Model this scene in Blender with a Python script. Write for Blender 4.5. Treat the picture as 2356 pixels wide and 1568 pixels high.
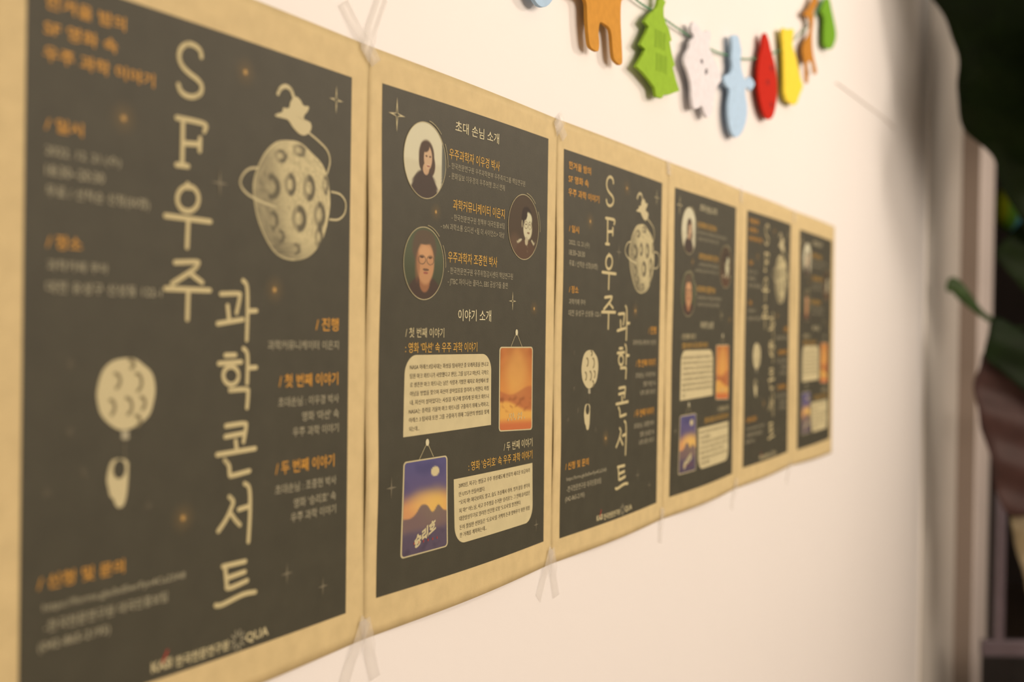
import bpy, bmesh, math, random
from mathutils import Vector, Matrix, noise
PI = math.pi
for o in list(bpy.data.objects): bpy.data.objects.remove(o)
SC = bpy.context.scene
COL = SC.collection
# baked measurements in metres (wall plane x/z) and in poster fractions
DATA = {'ASTRO': [(0.2024, 0.3294), (0.2081, 0.3365), (0.22, 0.3391), (0.2519, 0.3363), (0.2515, 0.3143), (0.2498, 0.2975), (0.247, 0.2824), (0.2397, 0.2687),
           (0.2276, 0.2672), (0.2185, 0.2714), (0.2138, 0.2819), (0.2048, 0.2851), (0.2001, 0.2996), (0.1954, 0.31)],
 'A_DOTS': [(0.5856, 0.9484), (0.6997, 0.5962), (0.4031, 0.2362), (0.2304, 0.8296)],
 'A_EMB': (0.5753, 0.02),
 'A_FLECK': [(0.1066, 0.476), (0.1065, 0.3832), (0.1411, 0.324), (0.0551, 0.3036), (0.3048, 0.2641)],
 'A_LOGO': [('한국천문연구원', 0.382, 0.5448, 0.0096, 0.0163), ('QUA', 0.6016, 0.6823, 0.0085, 0.0185)],
 'A_LOGO2': [('KASI', 0.315, 0.3716, 0.0126, 0.0156)],
 'A_ORANGE': [[('한겨울 밤의', 0.0395, 0.2299, 0.9536, 0.0198), ('SF 영화 속', 0.0376, 0.2109, 0.9185, 0.0198), ('우주 과학 이야기', 0.0368, 0.3096, 0.8839, 0.0201)],
              [('/ 일시', 0.043, 0.1296, 0.7906, 0.0188)], [('/ 장소', 0.0496, 0.1308, 0.6329, 0.019)], [('/ 진행', 0.8588, 0.9545, 0.5276, 0.0236)],
              [('/ 첫 번째 이야기', 0.7173, 0.9544, 0.429, 0.023)], [('/ 두 번째 이야기', 0.7061, 0.9411, 0.2796, 0.023)], [('/ 신청 및 문의', 0.0376, 0.242, 0.1725, 0.02)]],
 'A_RED': (0.3535, 0.0314),
 'A_SMALL': [[('2022. 12. 21.(수)', 0.0444, 0.2249, 0.7577, 0.0152), ('18:30~20:30', 0.0455, 0.1836, 0.7309, 0.0145),
              ('무료 / 선착순 신청(50명)', 0.0466, 0.3025, 0.7026, 0.0161)],
             [('과학카페 쿠아', 0.0509, 0.1957, 0.6031, 0.0153), ('대전 유성구 신성동 122-1', 0.0498, 0.3387, 0.5733, 0.0163)],
             [('과학커뮤니케이터 이은지', 0.6767, 0.9554, 0.494, 0.0164)],
             [('초대손님 : 이우경 박사', 0.7152, 0.9582, 0.3959, 0.0166), ("영화 '마션' 속", 0.8063, 0.9589, 0.3681, 0.0168), ('우주 과학 이야기', 0.7708, 0.9583, 0.3419, 0.0167)],
             [('초대손님 : 조중현 박사', 0.7052, 0.9504, 0.2463, 0.0165), ("영화 '승리호' 속", 0.7754, 0.9491, 0.2175, 0.0167), ('우주 과학 이야기', 0.7647, 0.9498, 0.1931, 0.0167)],
             [('https://forms.gle/bdSwrFyn4Ca23A8', 0.0495, 0.4092, 0.1407, 0.0128), ('-한국천문연구원 대국민홍보팀', 0.0532, 0.3582, 0.1139, 0.016),
              ('(042-865-2195)', 0.0409, 0.2069, 0.0867, 0.016)]],
 'A_STARS': [(0.9317, 0.9491, 0.03, 0.8), (0.509, 0.7606, 0.028, 0.3), (0.7505, 0.1065, 0.024, 0.35), (0.8964, 0.0647, 0.022, 0.35)],
 'BALLOON': [(0.2532, 0.4838), (0.2719, 0.482), (0.2909, 0.4732), (0.3103, 0.4644), (0.3202, 0.452), (0.3239, 0.4328), (0.3163, 0.4122), (0.3086, 0.3986),
             (0.2897, 0.389), (0.2617, 0.3808), (0.2372, 0.3785), (0.216, 0.3829), (0.1951, 0.393), (0.1787, 0.4052), (0.1726, 0.4202), (0.1694, 0.4335),
             (0.1748, 0.4514), (0.1846, 0.4678), (0.205, 0.4792), (0.2288, 0.4832)],
 'BALLP': (7.3994, -0.0887, 2.7982),
 'BCR': [(0.216, 0.451, 0.016, 0.014), (0.2711, 0.4478, 0.018, 0.017), (0.2041, 0.4134, 0.014, 0.014), (0.2456, 0.4137, 0.018, 0.016),
         (0.2843, 0.4167, 0.013, 0.012), (0.2708, 0.3915, 0.014, 0.01), (0.2534, 0.4745, 0.014, 0.008)],
 'BSTR': [(0.2421, 0.3656), (0.2418, 0.3386)],
 'B_BOX1': [(0.1243, 0.4721), (0.6104, 0.4707), (0.61, 0.309), (0.1174, 0.3071)],
 'B_BOX2': [(0.3827, 0.2023), (0.9048, 0.2027), (0.9086, 0.0601), (0.3862, 0.0607)],
 'B_CIRC': [(0.2101, 0.8708, 0.108, 0.0777), (0.8186, 0.7707, 0.1111, 0.0769), (0.2109, 0.6598, 0.1046, 0.0743)],
 'B_CREAM': [[('/ 첫 번째 이야기', 0.1232, 0.3256, 0.5073, 0.0204)], [('/ 두 번째 이야기', 0.6942, 0.9033, 0.2434, 0.0209)]],
 'B_DOTS': [(0.27, 0.7693), (0.9067, 0.5779)],
 'B_NAILS': [[(0.7791, 0.5198), (0.7416, 0.4867), (0.8192, 0.4864)], [(0.2383, 0.2901), (0.1975, 0.2574), (0.2707, 0.259)]],
 'B_ORANGE': [[('우주과학자 이우경 박사', 0.3365, 0.6433, 0.8868, 0.023)], [('과학커뮤니케이터 이은지', 0.3629, 0.6819, 0.7806, 0.0232)],
              [('우주과학자 조중현 박사', 0.3397, 0.6387, 0.6676, 0.0237)], [(": 영화 '마션' 속 우주 과학 이야기", 0.1241, 0.5188, 0.4761, 0.0215)],
              [(": 영화 '승리호' 속 우주 과학 이야기", 0.4681, 0.9026, 0.2135, 0.0212)]],
 'B_PAR1': [('NASA 아레스3탐사대는 화성을 탐사하던 중 모래폭풍을 만나고', 0.1483, 0.5916, 0.4423, 0.0104), ('팀원 마크 와트니가 사망했다고 판단, 그를 남기고 떠난다. 극적으', 0.1489, 0.5922, 0.424, 0.0104),
            ('로 생존한 마크 와트니는 남은 식량과 기발한 재치로 화성에서 살', 0.1494, 0.5929, 0.4061, 0.0104), ('아남을 방법을 찾으며 자신이 살아있음을 알리려 노력한다. 마침', 0.15, 0.5936, 0.3882, 0.0104),
            ('내, 자신이 살아있다는 사실을 지구에 알리게 된 마크 와트니', 0.1506, 0.5942, 0.3702, 0.0104), ('NASA는 총력을 기울여 마크 와트니를 구출하기 위해 노력하고,', 0.1447, 0.5949, 0.3523, 0.0104),
            ('아레스 3 탐사대 또한 그를 구출하기 위해 그들만의 방법을 찾게', 0.1453, 0.5955, 0.3349, 0.0104), ('되는데...', 0.1459, 0.1973, 0.317, 0.0099)],
 'B_PAR2': [('2092년, 지구는 병들고 우주 위성궤도에 인류의 새로운 보금자리', 0.4102, 0.8834, 0.1814, 0.0106), ('인 UTS가 만들어졌다.', 0.4108, 0.5686, 0.1625, 0.0103),
            ('“오지 마! 쳐다보지도 말고, 숨도 조심해서 쉬어. 엉겨 붙을 생각하', 0.4114, 0.8849, 0.1449, 0.0106),
            ('지 마!” 어느날, 사고 우주정을 수거한 ‘승리호’는 그 안에 숨어있던', 0.412, 0.8838, 0.1266, 0.0106), ('대량살상무기로 알려진 인간형 로봇 ‘도로시’를 발견한다.', 0.4126, 0.8164, 0.1094, 0.0106),
            ('돈이 절실한 선원들은 ‘도로시’를 거액의 돈과 맞바꾸기 위한 위험', 0.4133, 0.8826, 0.0903, 0.0106), ('한 거래를 계획하는데...', 0.4139, 0.5764, 0.0737, 0.0103)],
 'B_PIC1': [(0.6635, 0.4864), (0.901, 0.4854), (0.9018, 0.2836), (0.6611, 0.291)],
 'B_PIC2': [(0.1185, 0.2572), (0.3476, 0.2567), (0.3473, 0.0624), (0.1076, 0.063)],
 'B_PT': [('마 션', 0.7313, 0.8222, 0.3173, 0.0133), ('승리호', 0.1717, 0.282, 0.0901, 0.024)],
 'B_SMALL': [[('- 한국천문연구원 우주과학본부 우주측지그룹 책임연구원', 0.3371, 0.8228, 0.8666, 0.0134), ('- 문화일보 이우경의 우주여행 코너 연재', 0.3379, 0.6794, 0.8449, 0.0139)],
             [('- 한국천문연구원 정책부 대국민홍보팀', 0.3561, 0.6827, 0.7576, 0.0139), ('- tvN 과학소통 오디션 <필 더 사이언스> 대상', 0.2973, 0.6835, 0.7363, 0.0138)],
             [('- 한국천문연구원 우주위험감시센터 책임연구원', 0.3405, 0.7466, 0.6432, 0.0147), ('- JTBC 차이나는 클라스, EBS 공상가들 출연', 0.3412, 0.7119, 0.6207, 0.0146)]],
 'B_STARS': [(0.0676, 0.9472, 0.04, 0.9), (0.7485, 0.5931, 0.026, 0.8), (0.9361, 0.0487, 0.02, 0.45), (0.06, 0.21, 0.026, 0.3)],
 'B_TITLE': [[('초대 손님 소개', 0.3683, 0.6353, 0.948, 0.0237)], [('이야기 소개', 0.4033, 0.6047, 0.5435, 0.0258)]],
 'CAM': {'fw': (0.87753, 0.479372, -0.012016),
         'lens': 38.7063,
         'loc': (-0.50586, -0.65785, 1.96911),
         'r': (0.479507, -0.877428, 0.013912),
         'u': (0.003874, 0.01797, 0.999831)},
 'COL': {'a': 0.0899, 'x1': 3.4763, 'x2': 4.0927, 'x3': 5.171, 'x4': 5.8673},
 'CRATERS': [(0.7856, 0.8419, 0.022, 0.012), (0.715, 0.825, 0.02, 0.013), (0.8264, 0.7799, 0.02, 0.026), (0.7536, 0.7798, 0.018, 0.022),
             (0.6806, 0.7698, 0.03, 0.026), (0.8921, 0.7907, 0.01, 0.02), (0.7887, 0.7232, 0.024, 0.026), (0.8699, 0.7352, 0.02, 0.026),
             (0.6884, 0.7133, 0.02, 0.02), (0.8681, 0.6953, 0.014, 0.022), (0.7733, 0.6696, 0.02, 0.012), (0.7167, 0.6879, 0.016, 0.014)],
 'FLYER': [(0.7465, 0.9228), (0.7662, 0.9347), (0.7866, 0.9297), (0.7971, 0.9202), (0.8211, 0.9239), (0.8158, 0.9138), (0.7975, 0.9031), (0.8047, 0.8915),
           (0.8253, 0.8981), (0.8333, 0.8855), (0.8156, 0.8724), (0.7917, 0.8681), (0.7611, 0.8769), (0.7408, 0.8898), (0.7244, 0.89), (0.6889, 0.8895),
           (0.6952, 0.8942), (0.7208, 0.9005), (0.7174, 0.9082), (0.7436, 0.9086)],
 'KNOT': [(0.2297, 0.3789), (0.2343, 0.3745), (0.2314, 0.367), (0.2421, 0.3648), (0.2544, 0.3658), (0.2511, 0.3736), (0.2556, 0.3777)],
 'LEAFDEPTH': {'leaf1': 4.0, 'leaf2': 4.15, 'leaf3': 4.3, 'leaf4': 4.05, 'maroon': 4.1, 'olive': 4.2},
 'LEAVES': {'leaf1': [(3.7379, -0.049, 3.2905), (3.7564, -0.0856, 3.1805), (3.7728, -0.1174, 3.11), (3.7823, -0.1367, 3.0392), (3.7873, -0.1481, 2.9446),
                      (3.7847, -0.1453, 2.8656), (3.7829, -0.1437, 2.8024), (3.7888, -0.1558, 2.7473), (3.8, -0.1774, 2.7003), (3.8263, -0.2268, 2.6537),
                      (3.845, -0.2622, 2.6116), (3.8561, -0.2842, 2.5441), (3.8711, -0.3129, 2.4892), (3.8897, -0.3486, 2.4266), (3.9309, -0.4271, 2.3015),
                      (4.0064, -0.5668, 2.2406), (4.1135, -0.7557, 2.5279), (4.123, -0.7605, 3.0333), (4.056, -0.6304, 3.3313), (3.9351, -0.4075, 3.3909),
                      (3.8063, -0.1726, 3.3556)],
            'leaf2': [(4.0899, -0.4017, 2.4448), (4.0631, -0.3536, 2.4031), (4.0346, -0.3028, 2.3482), (4.0132, -0.2649, 2.2985), (4.0107, -0.2612, 2.2624),
                      (4.0184, -0.276, 2.238), (4.0418, -0.3203, 2.1732), (4.062, -0.3588, 2.1164), (4.1196, -0.4672, 2.0035), (4.1907, -0.5951, 2.0874),
                      (4.2073, -0.6197, 2.3172), (4.1449, -0.5024, 2.4464)],
            'leaf3': [(4.079, -0.0766, 2.131), (4.0791, -0.0758, 2.1752), (4.0906, -0.0963, 2.1942), (4.1044, -0.1219, 2.181), (4.1205, -0.1525, 2.139),
                      (4.1406, -0.1907, 2.0853), (4.1568, -0.2211, 2.0485), (4.1746, -0.2542, 2.032), (4.2054, -0.3114, 1.999), (4.2053, -0.3118, 1.9752),
                      (4.1729, -0.2517, 2.0048), (4.1502, -0.2096, 2.0296), (4.1243, -0.1611, 2.0713), (4.1, -0.1157, 2.1096), (4.0904, -0.0974, 2.1348)],
            'leaf4': [(3.8972, -0.2676, 2.041), (3.9239, -0.3172, 2.0162), (3.9514, -0.3684, 1.9754), (4.0155, -0.4872, 1.9229), (4.0763, -0.6023, 1.7649),
                      (4.0145, -0.492, 1.6592), (3.9505, -0.3724, 1.7532), (3.9155, -0.3067, 1.8209), (3.8805, -0.2411, 1.8775), (3.8791, -0.2374, 1.927),
                      (3.887, -0.2503, 1.9911)],
            'maroon': [(3.9379, -0.2409, 1.9185), (3.9236, -0.2168, 1.8372), (3.9156, -0.2034, 1.7884), (3.9177, -0.2091, 1.7076), (3.9243, -0.2234, 1.6268),
                       (3.9335, -0.2413, 1.5786), (3.9432, -0.2615, 1.4818), (3.9544, -0.2847, 1.3769), (3.9696, -0.3145, 1.3013), (3.9952, -0.3616, 1.2891),
                       (4.0535, -0.4678, 1.307), (4.1008, -0.5495, 1.5025), (4.0861, -0.5173, 1.7124), (4.0057, -0.3682, 1.791), (3.9625, -0.2872, 1.8707)],
            'olive': [(4.0836, -0.3148, 1.2885), (4.0888, -0.3263, 1.214), (4.1004, -0.3496, 1.1315), (4.1096, -0.3687, 1.0406), (4.1275, -0.4042, 0.9251),
                      (4.1713, -0.4837, 0.9595), (4.1881, -0.5089, 1.1755), (4.1808, -0.4914, 1.341), (4.1331, -0.4038, 1.3562)]},
 'LOOPS': [[(0.8224, 0.8763), (0.8649, 0.8653), (0.8976, 0.8529), (0.9091, 0.8348), (0.8987, 0.8128)],
           [(0.6349, 0.7969), (0.6045, 0.7925), (0.5809, 0.7786), (0.5766, 0.7637), (0.5996, 0.7511), (0.6424, 0.7428), (0.6993, 0.7367)],
           [(0.9179, 0.7807), (0.9551, 0.7789), (0.9782, 0.766), (0.975, 0.746), (0.9489, 0.7327), (0.912, 0.7301)],
           [(0.7007, 0.9293), (0.7101, 0.9391), (0.7295, 0.9455), (0.7494, 0.9416), (0.761, 0.9278)]],
 'MOON_OUT': [(0.6964, 0.8481), (0.7286, 0.8539), (0.7885, 0.8584), (0.8373, 0.8418), (0.873, 0.8311), (0.8988, 0.8112), (0.9105, 0.7833), (0.9149, 0.7546),
              (0.9013, 0.7181), (0.8875, 0.6948), (0.863, 0.6743), (0.8283, 0.6567), (0.7738, 0.6479), (0.7274, 0.6504), (0.6949, 0.6594), (0.6627, 0.6817),
              (0.634, 0.7125), (0.6208, 0.7469), (0.6171, 0.7731), (0.6348, 0.8013), (0.6589, 0.8276)],
 'ORN': {'blue': [(0.7567, 2.458), (0.7653, 2.4533), (0.7719, 2.4458), (0.7758, 2.4361), (0.7768, 2.4249), (0.7748, 2.413), (0.7699, 2.4015), (0.7625, 2.3912),
                  (0.7533, 2.3829), (0.743, 2.3771), (0.7323, 2.3743), (0.722, 2.3746), (0.7129, 2.3779), (0.7055, 2.384), (0.7005, 2.3923), (0.698, 2.4024),
                  (0.6982, 2.4134), (0.7012, 2.4247), (0.7067, 2.4354), (0.7144, 2.4449), (0.7167, 2.4501), (0.7112, 2.4558), (0.7088, 2.4636),
                  (0.7096, 2.4728), (0.7136, 2.482), (0.7204, 2.4902), (0.729, 2.4963), (0.7385, 2.4995), (0.7476, 2.4994), (0.755, 2.4958), (0.7598, 2.4892),
                  (0.7613, 2.4806), (0.7592, 2.471), (0.7539, 2.4618)],
         'deer': [(2.1869, 2.7747), (2.1714, 2.7546), (2.1396, 2.7325), (2.145, 2.7141), (2.1383, 2.6927), (2.1316, 2.6714), (2.138, 2.6394), (2.156, 2.6196),
                  (2.1872, 2.5964), (2.1667, 2.5871), (2.1542, 2.5875), (2.1358, 2.6132), (2.0841, 2.6), (2.1031, 2.5573), (2.0877, 2.5493), (2.0718, 2.551),
                  (2.0686, 2.5966), (2.0442, 2.6104), (2.0503, 2.6348), (2.1035, 2.6666), (2.1102, 2.6858), (2.1091, 2.7012), (2.0848, 2.7048),
                  (2.0613, 2.7007), (2.0531, 2.7063), (2.0991, 2.7279), (2.1221, 2.7476), (2.1451, 2.7714)],
         'flake': [(1.2962, 2.4972), (1.3215, 2.4958), (1.3357, 2.4901), (1.3593, 2.4927), (1.383, 2.5031), (1.3932, 2.4961), (1.3796, 2.474), (1.41, 2.4587),
                   (1.4413, 2.443), (1.4575, 2.4302), (1.4324, 2.4154), (1.4181, 2.3982), (1.4138, 2.383), (1.4051, 2.3575), (1.381, 2.3469), (1.3663, 2.3507),
                   (1.3512, 2.3651), (1.3283, 2.3547), (1.3055, 2.3491), (1.2956, 2.367), (1.2946, 2.3879), (1.2782, 2.4057), (1.2556, 2.4188), (1.2615, 2.432),
                   (1.2828, 2.4487), (1.2823, 2.4591), (1.3088, 2.4729), (1.2858, 2.4795)],
         'flakeh1': [(1.3358, 2.4408), (1.3497, 2.4454), (1.3549, 2.4373), (1.3409, 2.4327)],
         'flakeh2': [(1.3601, 2.4275), (1.3742, 2.4352), (1.3795, 2.4253), (1.363, 2.4172)],
         'ginger': [(0.8674, 2.416), (0.869, 2.3919), (0.8766, 2.363), (0.8809, 2.3585), (0.8867, 2.357), (0.9035, 2.3568), (0.9085, 2.3593), (0.9098, 2.3708),
                    (0.9059, 2.3838), (0.9082, 2.3934), (0.9105, 2.3995), (0.9147, 2.4011), (0.9277, 2.4017), (0.9453, 2.4004), (0.9518, 2.3948),
                    (0.9545, 2.3847), (0.957, 2.3746), (0.9601, 2.3638), (0.9649, 2.358), (0.9833, 2.3555), (0.9897, 2.3573), (0.9929, 2.3616), (0.992, 2.3716),
                    (0.9884, 2.3927), (0.9836, 2.4207), (0.9839, 2.4462), (0.9888, 2.4526), (1.0264, 2.4656), (1.0436, 2.477), (1.0413, 2.4846),
                    (1.0218, 2.4844), (0.988, 2.4749), (0.9696, 2.4719), (0.9439, 2.464), (0.9543, 2.4721), (0.9596, 2.4803), (0.959, 2.4873), (0.9525, 2.4919),
                    (0.9411, 2.4935), (0.9268, 2.4919), (0.9117, 2.4874), (0.898, 2.4807), (0.8877, 2.4729), (0.8821, 2.4649), (0.882, 2.458), (0.8874, 2.4532),
                    (0.8976, 2.451), (0.8721, 2.4432), (0.8325, 2.4347), (0.8203, 2.4273), (0.8191, 2.4191), (0.8284, 2.4163), (0.8567, 2.4199)],
         'green': [(2.2685, 2.7987), (2.3044, 2.8062), (2.3293, 2.7836), (2.3642, 2.7608), (2.3905, 2.7331), (2.3639, 2.7034), (2.3278, 2.6825),
                   (2.2555, 2.6743), (2.253, 2.7065), (2.2588, 2.7489), (2.2146, 2.7498), (2.2392, 2.7725)],
         'red': [(1.7383, 2.5861), (1.7178, 2.5693), (1.7189, 2.5509), (1.6995, 2.5229), (1.6891, 2.4954), (1.694, 2.4628), (1.7073, 2.4401), (1.7297, 2.4204),
                 (1.7614, 2.4088), (1.8022, 2.4193), (1.8265, 2.4483), (1.8361, 2.4856), (1.8254, 2.5188), (1.8043, 2.5425), (1.7808, 2.5582),
                 (1.7639, 2.5751)],
         'snowman': [(1.5114, 2.5227), (1.5331, 2.5304), (1.5555, 2.5332), (1.5647, 2.5218), (1.5769, 2.5092), (1.5691, 2.4938), (1.5728, 2.4793),
                     (1.588, 2.4654), (1.6001, 2.4592), (1.6265, 2.4664), (1.6292, 2.4722), (1.6475, 2.4707), (1.6695, 2.4645), (1.6486, 2.4515),
                     (1.6398, 2.4445), (1.6244, 2.4502), (1.6039, 2.4444), (1.6015, 2.4336), (1.6206, 2.4112), (1.6173, 2.3845), (1.5884, 2.3537),
                     (1.5492, 2.3372), (1.5211, 2.3428), (1.5038, 2.3599), (1.4968, 2.3886), (1.5112, 2.4245), (1.4896, 2.4235), (1.4679, 2.4323),
                     (1.4831, 2.4445), (1.5098, 2.4508), (1.5253, 2.4691), (1.5136, 2.4816), (1.5208, 2.5016)],
         'tree': [(1.1352, 2.4902), (1.1334, 2.4831), (1.1282, 2.4763), (1.1138, 2.4666), (1.0966, 2.4574), (1.0785, 2.4421), (1.0959, 2.4384),
                  (1.0849, 2.4256), (1.0631, 2.4035), (1.0831, 2.4007), (1.0708, 2.3873), (1.0479, 2.3671), (1.0717, 2.3642), (1.1007, 2.3574),
                  (1.1246, 2.3503), (1.1311, 2.3374), (1.1554, 2.3398), (1.1643, 2.3471), (1.1861, 2.3512), (1.2342, 2.3668), (1.217, 2.3811), (1.2016, 2.3983),
                  (1.2111, 2.4038), (1.1959, 2.4196), (1.1855, 2.4364), (1.1949, 2.4408), (1.1815, 2.4556), (1.1687, 2.4613), (1.1574, 2.4718),
                  (1.1568, 2.4838), (1.1656, 2.4961), (1.1548, 2.4943), (1.1667, 2.5063), (1.1481, 2.509), (1.1304, 2.4965), (1.1427, 2.4911)],
         'yellow': [(1.8622, 2.625), (1.9101, 2.6313), (1.9664, 2.6487), (1.9537, 2.6197), (1.9547, 2.6051), (1.9851, 2.5896), (2.0089, 2.5685),
                    (2.0332, 2.547), (2.057, 2.5384), (2.0206, 2.5084), (1.9995, 2.4855), (1.9632, 2.477), (1.8921, 2.4784), (1.8889, 2.5285), (1.8832, 2.5634),
                    (1.8741, 2.5974)]},
 'PANELS': [[(-0.0034, 2.2111), (0.3621, 2.2107), (-0.0058, 1.6913), (0.3621, 1.6872)], [(0.4129, 2.2154), (0.787, 2.2178), (0.4127, 1.6915), (0.7886, 1.6877)],
            [(0.8341, 2.2117), (1.2032, 2.2103), (0.8368, 1.6839), (1.1981, 1.6844)], [(1.2625, 2.2105), (1.6073, 2.2117), (1.2565, 1.6862), (1.6073, 1.6876)],
            [(1.6803, 2.2139), (2.0241, 2.2154), (1.6766, 1.6914), (2.0255, 1.6919)], [(2.1063, 2.2109), (2.4452, 2.2093), (2.113, 1.6884), (2.4548, 1.688)]],
 'RACK': [(4.4697, -0.203, 0.6594), (4.6072, -0.4551, 0.6452), (4.5037, -0.2651, 0.6604), (4.5064, -0.2524, 1.3685)],
 'REDDOTS': [(1.7599, 2.4862), (1.7862, 2.5211), (1.7909, 2.4453)],
 'SEAMS': [((-0.0314, 2.2481), (-0.0338, 1.6538)), ((0.3884, 2.2481), (0.392, 1.6538)), ((0.8131, 2.2485), (0.8127, 1.6534)),
           ((1.2317, 2.2492), (1.2273, 1.6529)), ((1.6398, 2.2496), (1.6318, 1.6545)), ((2.0592, 2.2498), (2.063, 1.6559)),
           ((2.4781, 2.25), (2.4888, 1.6468))],
 'STRING': [(0.6699, 2.504), (0.8152, 2.4924), (0.9592, 2.4819), (1.0669, 2.4731), (1.1433, 2.4742), (1.249, 2.4745), (1.3593, 2.4762), (1.456, 2.482),
            (1.5612, 2.4966), (1.6318, 2.508), (1.7311, 2.5326), (1.8348, 2.5648), (1.9215, 2.5977), (2.0134, 2.6386), (2.1398, 2.7026), (2.2149, 2.7561),
            (2.2711, 2.7998), (2.3241, 2.8523), (2.3687, 2.9092)],
 'STROKES': [[[(0.4435, 0.9511), (0.4395, 0.9599), (0.4217, 0.9652), (0.4005, 0.964), (0.3825, 0.9542), (0.3777, 0.9399), (0.3883, 0.928), (0.4095, 0.9202),
               (0.4336, 0.9141), (0.4462, 0.9063), (0.4432, 0.8947), (0.4235, 0.8865), (0.3998, 0.8852), (0.383, 0.8905), (0.3776, 0.8984)]],
             [[(0.3747, 0.8482), (0.4568, 0.8484), (0.4571, 0.8368)], [(0.3928, 0.8483), (0.3929, 0.7781)], [(0.3764, 0.777), (0.4102, 0.7779)],
              [(0.3937, 0.8116), (0.4451, 0.8154)], [(0.4449, 0.8248), (0.4443, 0.8053)]],
             [[(0.411, 0.747), (0.4232, 0.7466), (0.4336, 0.7433), (0.4408, 0.7376), (0.4434, 0.7304), (0.4411, 0.7228), (0.4343, 0.716), (0.424, 0.711),
               (0.4119, 0.7087), (0.3998, 0.7092), (0.3896, 0.7126), (0.3827, 0.7182), (0.3802, 0.7253), (0.3823, 0.7327), (0.3889, 0.7395), (0.399, 0.7445),
               (0.411, 0.747)],
              [(0.4098, 0.7504), (0.4137, 0.7453)], [(0.3467, 0.6975), (0.4809, 0.6974)], [(0.4132, 0.6959), (0.4106, 0.6532)]],
             [[(0.3758, 0.6284), (0.4377, 0.632), (0.4432, 0.6286), (0.4273, 0.6183), (0.3678, 0.5956)], [(0.4248, 0.6121), (0.4383, 0.6071), (0.4574, 0.6006)],
              [(0.3492, 0.5878), (0.4813, 0.5888)], [(0.4153, 0.5876), (0.4132, 0.5423)]],
             [[(0.5162, 0.5841), (0.5726, 0.5862), (0.5782, 0.5809), (0.5678, 0.5549)], [(0.5381, 0.5659), (0.5436, 0.541)],
              [(0.5063, 0.5366), (0.5892, 0.5444)], [(0.5887, 0.608), (0.6024, 0.598), (0.6046, 0.5569), (0.6024, 0.5108)],
              [(0.6046, 0.5583), (0.6353, 0.5594)]],
             [[(0.5315, 0.4859), (0.5646, 0.4863)], [(0.5105, 0.4728), (0.5842, 0.4747)],
              [(0.5754, 0.4525), (0.5736, 0.4469), (0.5682, 0.4423), (0.5601, 0.4393), (0.5505, 0.4384), (0.5409, 0.4397), (0.5328, 0.443), (0.5273, 0.4478),
               (0.5253, 0.4534), (0.5271, 0.4589), (0.5323, 0.4635), (0.5403, 0.4665), (0.5498, 0.4675), (0.5594, 0.4663), (0.5677, 0.463), (0.5733, 0.4582),
               (0.5754, 0.4525)],
              [(0.5915, 0.4965), (0.6053, 0.4855), (0.6042, 0.4394)], [(0.6058, 0.4647), (0.6354, 0.4651)],
              [(0.5469, 0.4293), (0.6022, 0.4293), (0.6074, 0.4223), (0.6041, 0.3991)]],
             [[(0.5343, 0.372), (0.5946, 0.3734), (0.6009, 0.3676), (0.5926, 0.3434)], [(0.5321, 0.3547), (0.5939, 0.3576)],
              [(0.5665, 0.3462), (0.5696, 0.3311)], [(0.5061, 0.3273), (0.6331, 0.3302)],
              [(0.5308, 0.3167), (0.5445, 0.307), (0.5471, 0.2925), (0.5569, 0.2907), (0.6135, 0.2941)]],
             [[(0.546, 0.2567), (0.5585, 0.2482), (0.5515, 0.2373), (0.5351, 0.221), (0.5105, 0.2051)], [(0.553, 0.2277), (0.5648, 0.2181), (0.5809, 0.2081)],
              [(0.5966, 0.2744), (0.6127, 0.265), (0.6154, 0.2262), (0.61, 0.1773)], [(0.5772, 0.2335), (0.6099, 0.2357)]],
             [[(0.5256, 0.1464), (0.5998, 0.146)], [(0.5328, 0.1449), (0.5376, 0.1182), (0.5441, 0.109), (0.6064, 0.1135)], [(0.5429, 0.1263), (0.5985, 0.129)],
              [(0.5024, 0.0873), (0.5238, 0.0856), (0.5916, 0.0924), (0.6348, 0.0908)]]],
 'TAPES': [[(0.3477, 2.2797), (0.3992, 2.2321)], [(0.4134, 2.3059), (0.3787, 2.2353)], [(0.3932, 1.6744), (0.3609, 1.6151)],
           [(0.3903, 1.6751), (0.4139, 1.6091)], [(0.8052, 2.2475), (0.8323, 2.2253)], [(0.826, 2.2523), (0.8031, 2.2311)],
           [(0.8106, 1.6744), (0.7782, 1.6136)], [(0.808, 1.6748), (0.8312, 1.606)], [(1.2243, 2.251), (1.2274, 2.2269)], [(1.2212, 1.6728), (1.2197, 1.6151)],
           [(1.6359, 2.2534), (1.6288, 2.2233)], [(1.6328, 1.6754), (1.6103, 1.6177)], [(2.0513, 2.25), (2.0452, 2.2232)],
           [(2.0506, 1.6664), (2.0263, 1.6206)]],
 'THREAD': [(2.4645, 2.6289), (2.5995, 2.6346), (2.8402, 2.6433), (3.1169, 2.6533), (3.3541, 2.6539)],
 'TREEMARK': [(1.1223, 2.4411), (1.1632, 2.4445), (1.1283, 2.4055), (1.171, 2.4085), (1.1722, 2.382), (1.1291, 2.3861)],
 'VISOR': (0.2279, 0.3235)}

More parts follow.
